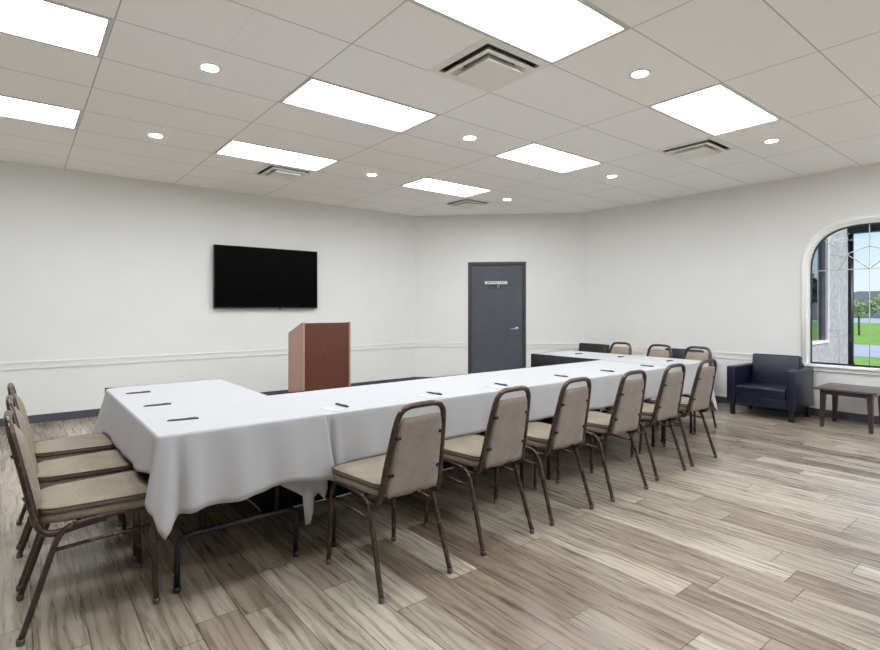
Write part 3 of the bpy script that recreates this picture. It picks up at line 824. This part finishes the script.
# ------------------------------------------------------------------ armchairs against the right wall (front faces -X)
def make_armchair(m_):
    t = thing('armchair', '', 'armchair')
    # local: x = depth (0 front .. .64 back), y = width centred
    W_, Dp = .385, .64
    for s in (-1, 1):
        bm = nb(); box(bm, (0, s*(W_-.098), .145), (Dp, s*W_, .615), .016, 3); obj('armrest', bm, m_, t, True)
    bm = nb(); box(bm, (.02, -(W_-.10), .145), (.60, W_-.10, .262), .010, 2); obj('base', bm, m_, t, True)
    bm = nb(); box(bm, (.004, -(W_-.103), .262), (.50, W_-.103, .385), .022, 4); obj('seat_cushion', bm, m_, t, True)
    bm = nb(); box(bm, (0, 0, 0), (.12, 2*(W_-.11), .40), .025, 4)
    sh = Matrix.Translation((.455, -(W_-.11), .365)) @ Matrix.Rotation(radians(9), 4, 'Y')
    bmesh.ops.transform(bm, matrix=sh, verts=bm.verts); obj('back_cushion', bm, m_, t, True)
    bm = nb(); box(bm, (.56, -(W_-.10), .20), (Dp, W_-.10, .66), .015, 3); obj('back_panel', bm, m_, t, True)
    for x in (.03, Dp-.07):
        for s in (-1, 1):
            bm = nb(); box(bm, (x, s*(W_-.035), 0), (x+.045, s*(W_-.080), .15), .003); obj('leg', bm, M['black_plastic'], t)
    return t
a0 = make_armchair(M['leather']); a0.location = (6.655, 2.065, 0); tag(a0, 'navy leather armchair with boxy arms beside the window', 'armchair', 'armchairs along the right wall')
a1 = dup(a0, (6.655, 3.28, 0), 0, 'navy armchair mostly hidden behind the right table chairs')
a2 = make_armchair(M['charcoal_leather']); a2.location = (6.60, 4.80, 0); tag(a2, 'charcoal armchair farthest along the wall, only its back showing', 'armchair', 'armchairs along the right wall')

# side table under the window
st = thing('side_table', 'small dark brown wooden side table under the window', 'table', (0, 0, 0))
tx0, tx1, ty0, ty1, tz = 6.675, 7.27, .93, 1.51, .450
bm = nb(); box(bm, (tx0, ty0, tz-.024), (tx1, ty1, tz), .005, 2); obj('tabletop', bm, M['espresso_top_sheen'], st)
bm = nb()
box(bm, (tx0+.06, ty0+.06, tz-.075), (tx0+.08, ty1-.06, tz-.024)); box(bm, (tx1-.08, ty0+.06, tz-.075), (tx1-.06, ty1-.06, tz-.024))
box(bm, (tx0+.08, ty0+.06, tz-.075), (tx1-.08, ty0+.08, tz-.024)); box(bm, (tx0+.08, ty1-.08, tz-.075), (tx1-.08, ty1-.06, tz-.024)); obj('apron', bm, M['espresso'], st)
for sx_, x in ((1, tx0+.05), (-1, tx1-.05)):
    for sy_, y in ((1, ty0+.05), (-1, ty1-.05)):
        bm = nb(); p = [(x, y), (x+sx_*.055, y), (x+sx_*.055, y+sy_*.055), (x, y+sy_*.055)]
        q = [(x+sx_*.0, y+sy_*.0), (x+sx_*.034, y), (x+sx_*.034, y+sy_*.034), (x, y+sy_*.034)]
        a = [bm.verts.new((*k, 0)) for k in q]; b = [bm.verts.new((*k, tz-.024)) for k in p]
        bm.faces.new(a); bm.faces.new(b)
        for i in range(4): bm.faces.new((a[i], a[(i+1) % 4], b[(i+1) % 4], b[i]))
        obj('leg', bm, M['espresso'], st)

# ------------------------------------------------------------------ outdoors
GZ = -.15
bm = nb(); box(bm, (XR+.19, -160, GZ-.3), (220, 160, GZ)); o = struct('ground', bm, M['grass'])
bm = nb(); box(bm, (19.8, -150, GZ), (26.3, 150, GZ+.015)); o = obj('road', bm, M['concrete']); o['kind'] = 'structure'
bm = nb(); box(bm, (66, -150, GZ), (96, 150, GZ+.02)); o = obj('road', bm, M['concrete']); o['kind'] = 'structure'
# wing of the building beside the window
wx0, wx1, wy, wh = XR+.185, 9.84, 1.95, 3.1
bm = nb(); wz0, wz1, wwx = .885, 2.75, 8.84
box(bm, (wx0, wy, GZ), (wx1, wy+1.6, wz0-.03)); box(bm, (wwx+.02, wy, wz0-.03), (wx1, wy+1.6, wh)); box(bm, (wx0, wy, wz1), (wwx+.02, wy+1.6, wh)); box(bm, (wx0, wy+.12, wz0-.03), (wwx+.02, wy+1.6, wz1))
for z in (.93, 1.02, 2.15): box(bm, (wwx+.10, wy-.006, z), (wx1-.06, wy, z+.012))
o = obj('wing_wall', bm, M['stucco']); o['kind'] = 'structure'
wn_ = thing('window_2', '', ''); del wn_['label'], wn_['category']; wn_['kind'] = 'structure'
bm = nb(); box(bm, (wx0, wy-.02, wz0-.04), (wwx, wy+.06, wz0), .004); box(bm, (wwx-.035, wy-.02, wz0), (wwx, wy+.06, wz1), .004); obj('window_frame', bm, M['trim_white'], wn_)
bm = nb(); box(bm, (wwx-.085, wy+.01, wz0), (wwx-.04, wy+.06, wz1)); obj('gasket', bm, M['roof_far'], wn_)
bm = nb(); box(bm, (wx0, wy+.05, wz0), (wwx-.06, wy+.07, wz1)); obj('glass_pane', bm, M['wing_glass'], wn_)
# eave gutter and downspout
ds_ = thing('downspout', 'black downspout pipe on the stucco corner outside the window', 'downspout', (0, 0, 0))
bm = nb(); tube(bm, rounded([(9.895, 1.935, 2.525), (9.895, 1.935, .42), (10.30, 1.66, .30)], .12, 6), .046, 12); obj('pipe', bm, M['black_metal'], ds_)
pg_ = thing('pergola', 'dark beam crossing the top of the view through the arched window', 'pergola', (0, 0, 0))
bm = nb(); box(bm, (9.79, -3.0, 2.53), (9.95, 1.94, 2.66), .006); box(bm, (XR+.19, -3.0, 2.53), (9.79, -2.86, 2.66), .006); obj('beam', bm, M['black_metal'], pg_)
bm = nb(); box(bm, (9.79, -3.0, GZ), (9.93, -2.86, 2.53), .004); obj('post', bm, M['black_metal'], pg_)
bm = nb(); box(bm, (XR+.19, -6, GZ), (12.2, 3.5, GZ+.012)); o = obj('planting_bed', bm, M['asphalt']); o['kind'] = 'structure'

def tree(name, label, x, y, h, r, n, seed, lm, leaf=.10):
    t = thing(name, label, 'tree', (x, y, GZ)); rnd = random.Random(seed)
    bm = nb(); tube(bm, catmull([(0, 0, 0), (.03, .02, h*.3), (-.02, 0, h*.55)], 4), .05, 8)
    tips = []
    for k in range(9):
        a = k*2.4; e = (cos(a)*r*rnd.uniform(.4, .9), sin(a)*r*rnd.uniform(.4, .9), h*rnd.uniform(.66, .98)); tips.append(e)
        tube(bm, catmull([(-.02, 0, h*.5), (e[0]*.4, e[1]*.4, h*.62), e], 3), .02, 5)
    obj('trunk', bm, M['bark'], t)
    bm = nb()
    for k in range(n):
        c_ = Vector(rnd.choice(tips))*rnd.uniform(.75, 1.05)+Vector((rnd.gauss(0, r*.22), rnd.gauss(0, r*.22), rnd.gauss(0, h*.06)))
        u_ = Vector((rnd.gauss(0, 1), rnd.gauss(0, 1), rnd.gauss(0, 1))).normalized(); w_ = u_.orthogonal().normalized()
        s = leaf*rnd.uniform(.6, 1.3)
        v_ = [bm.verts.new(c_+u_*s), bm.verts.new(c_+w_*s*.45), bm.verts.new(c_-u_*s), bm.verts.new(c_-w_*s*.45)]; bm.faces.new(v_)
    f = obj('foliage', bm, lm, t); f['kind'] = 'stuff'
    return t
tree('young_tree', 'small leafy young tree on the lawn outside the window', 35.9, 7.75, 2.15, 1.5, 700, 4, M['leaf'], .13)
tree('dark_tree', 'dark bushy tree reflected in the wing window', 50, -9.0, 4.0, 2.2, 900, 9, M['palm_leaf'], .28)
def house(x, y, w, d, hh, rh, lab, rz=0):
    t = thing('house', lab, 'house', (x, y, GZ), rz, 'distant houses beyond the lawn')
    bm = nb(); box(bm, (0, -w/2, 0), (d, w/2, hh)); obj('wall', bm, M['house_far'], t)
    bm = nb(); e = .5
    a = [bm.verts.new(p) for p in ((-e, -w/2-e, hh), (-e, w/2+e, hh), (d+e, w/2+e, hh), (d+e, -w/2-e, hh), (d/2, -w/2+d/2, hh+rh), (d/2, w/2-d/2, hh+rh))]
    for f in ((0,1,5,4), (1,2,5), (2,3,4,5), (3,0,4), (3,2,1,0)): bm.faces.new([a[i] for i in f])
    obj('roof', bm, M['roof_far'], t)
    for yy in (-w*.3, 0, w*.3):
        bm = nb(); box(bm, (-.04, yy-.8, .8), (.02, yy+.8, 2.1)); obj('window', bm, M['far_glass'], t)
    return t
house(97, 20.5, 15, 10, 2.1, 2.0, 'grey roofed house straight beyond the road outside the window')
house(75, -19, 15, 10, 2.6, 1.9, 'pale house seen only as a reflection in the wing window')

# ------------------------------------------------------------------ world, sun, camera
w = bpy.data.worlds.new('sky'); bpy.context.scene.world = w; w.use_nodes = True
nt = w.node_tree; nt.nodes.clear()
out = nt.nodes.new('ShaderNodeOutputWorld'); bg = nt.nodes.new('ShaderNodeBackground')
tc = nt.nodes.new('ShaderNodeTexCoord'); sp = nt.nodes.new('ShaderNodeSeparateXYZ'); nt.links.new(tc.outputs['Generated'], sp.inputs[0])
rp_ = nt.nodes.new('ShaderNodeValToRGB'); e = rp_.color_ramp.elements
e[0].position = 0.0; e[0].color = (.62, .80, .95, 1); e[1].position = .30; e[1].color = (.24, .47, .90, 1)
nt.links.new(sp.outputs[2], rp_.inputs[0])
nz = nt.nodes.new('ShaderNodeTexNoise'); nz.inputs['Scale'].default_value = 3.2; nz.inputs['Detail'].default_value = 6; nz.inputs['Distortion'].default_value = .5
mp = nt.nodes.new('ShaderNodeMapping'); mp.inputs['Scale'].default_value = (1, 1, 3.2); nt.links.new(tc.outputs['Generated'], mp.inputs[0]); nt.links.new(mp.outputs[0], nz.inputs['Vector'])
cr = nt.nodes.new('ShaderNodeValToRGB'); cr.color_ramp.elements[0].position = .48; cr.color_ramp.elements[1].position = .72
cr.color_ramp.elements[1].color = (.7, .7, .7, 1); nt.links.new(nz.outputs['Fac'], cr.inputs[0])
mx = nt.nodes.new('ShaderNodeMix'); mx.data_type = 'RGBA'; nt.links.new(cr.outputs[0], mx.inputs[0]); nt.links.new(rp_.outputs[0], mx.inputs[6]); mx.inputs[7].default_value = (.86, .92, .98, 1)
nt.links.new(mx.outputs[2], bg.inputs[0]); bg.inputs[1].default_value = 0.62; nt.links.new(bg.outputs[0], out.inputs[0])
sl = bpy.data.lights.new('sun', 'SUN'); sl.energy = 1.7; sl.angle = .01; sl.color = (1, .96, .9)
so = bpy.data.objects.new('sun', sl); C.objects.link(so); so.rotation_euler = Vector((-.10, -.80, .62)).to_track_quat('Z', 'Y').to_euler()

cam = bpy.data.cameras.new('camera'); co = bpy.data.objects.new('camera', cam); C.objects.link(co)
co.location = (-.4436, -.5379, 1.3554); co.rotation_euler = (pi/2, 0, -radians(38.69))
cam.sensor_width = 36; cam.lens = 527.7/880*36; cam.shift_y = -17/880; cam.clip_end = 500; cam.clip_start = .05
sc_ = bpy.context.scene; sc_.camera = co
sc_.view_settings.view_transform = 'Standard'; sc_.view_settings.look = 'None'
sc_.view_settings.gamma = 1; sc_.view_settings.use_curve_mapping = False; sc_.view_settings.exposure = 0.90
sc_.cycles.max_bounces = 12; sc_.cycles.diffuse_bounces = 9
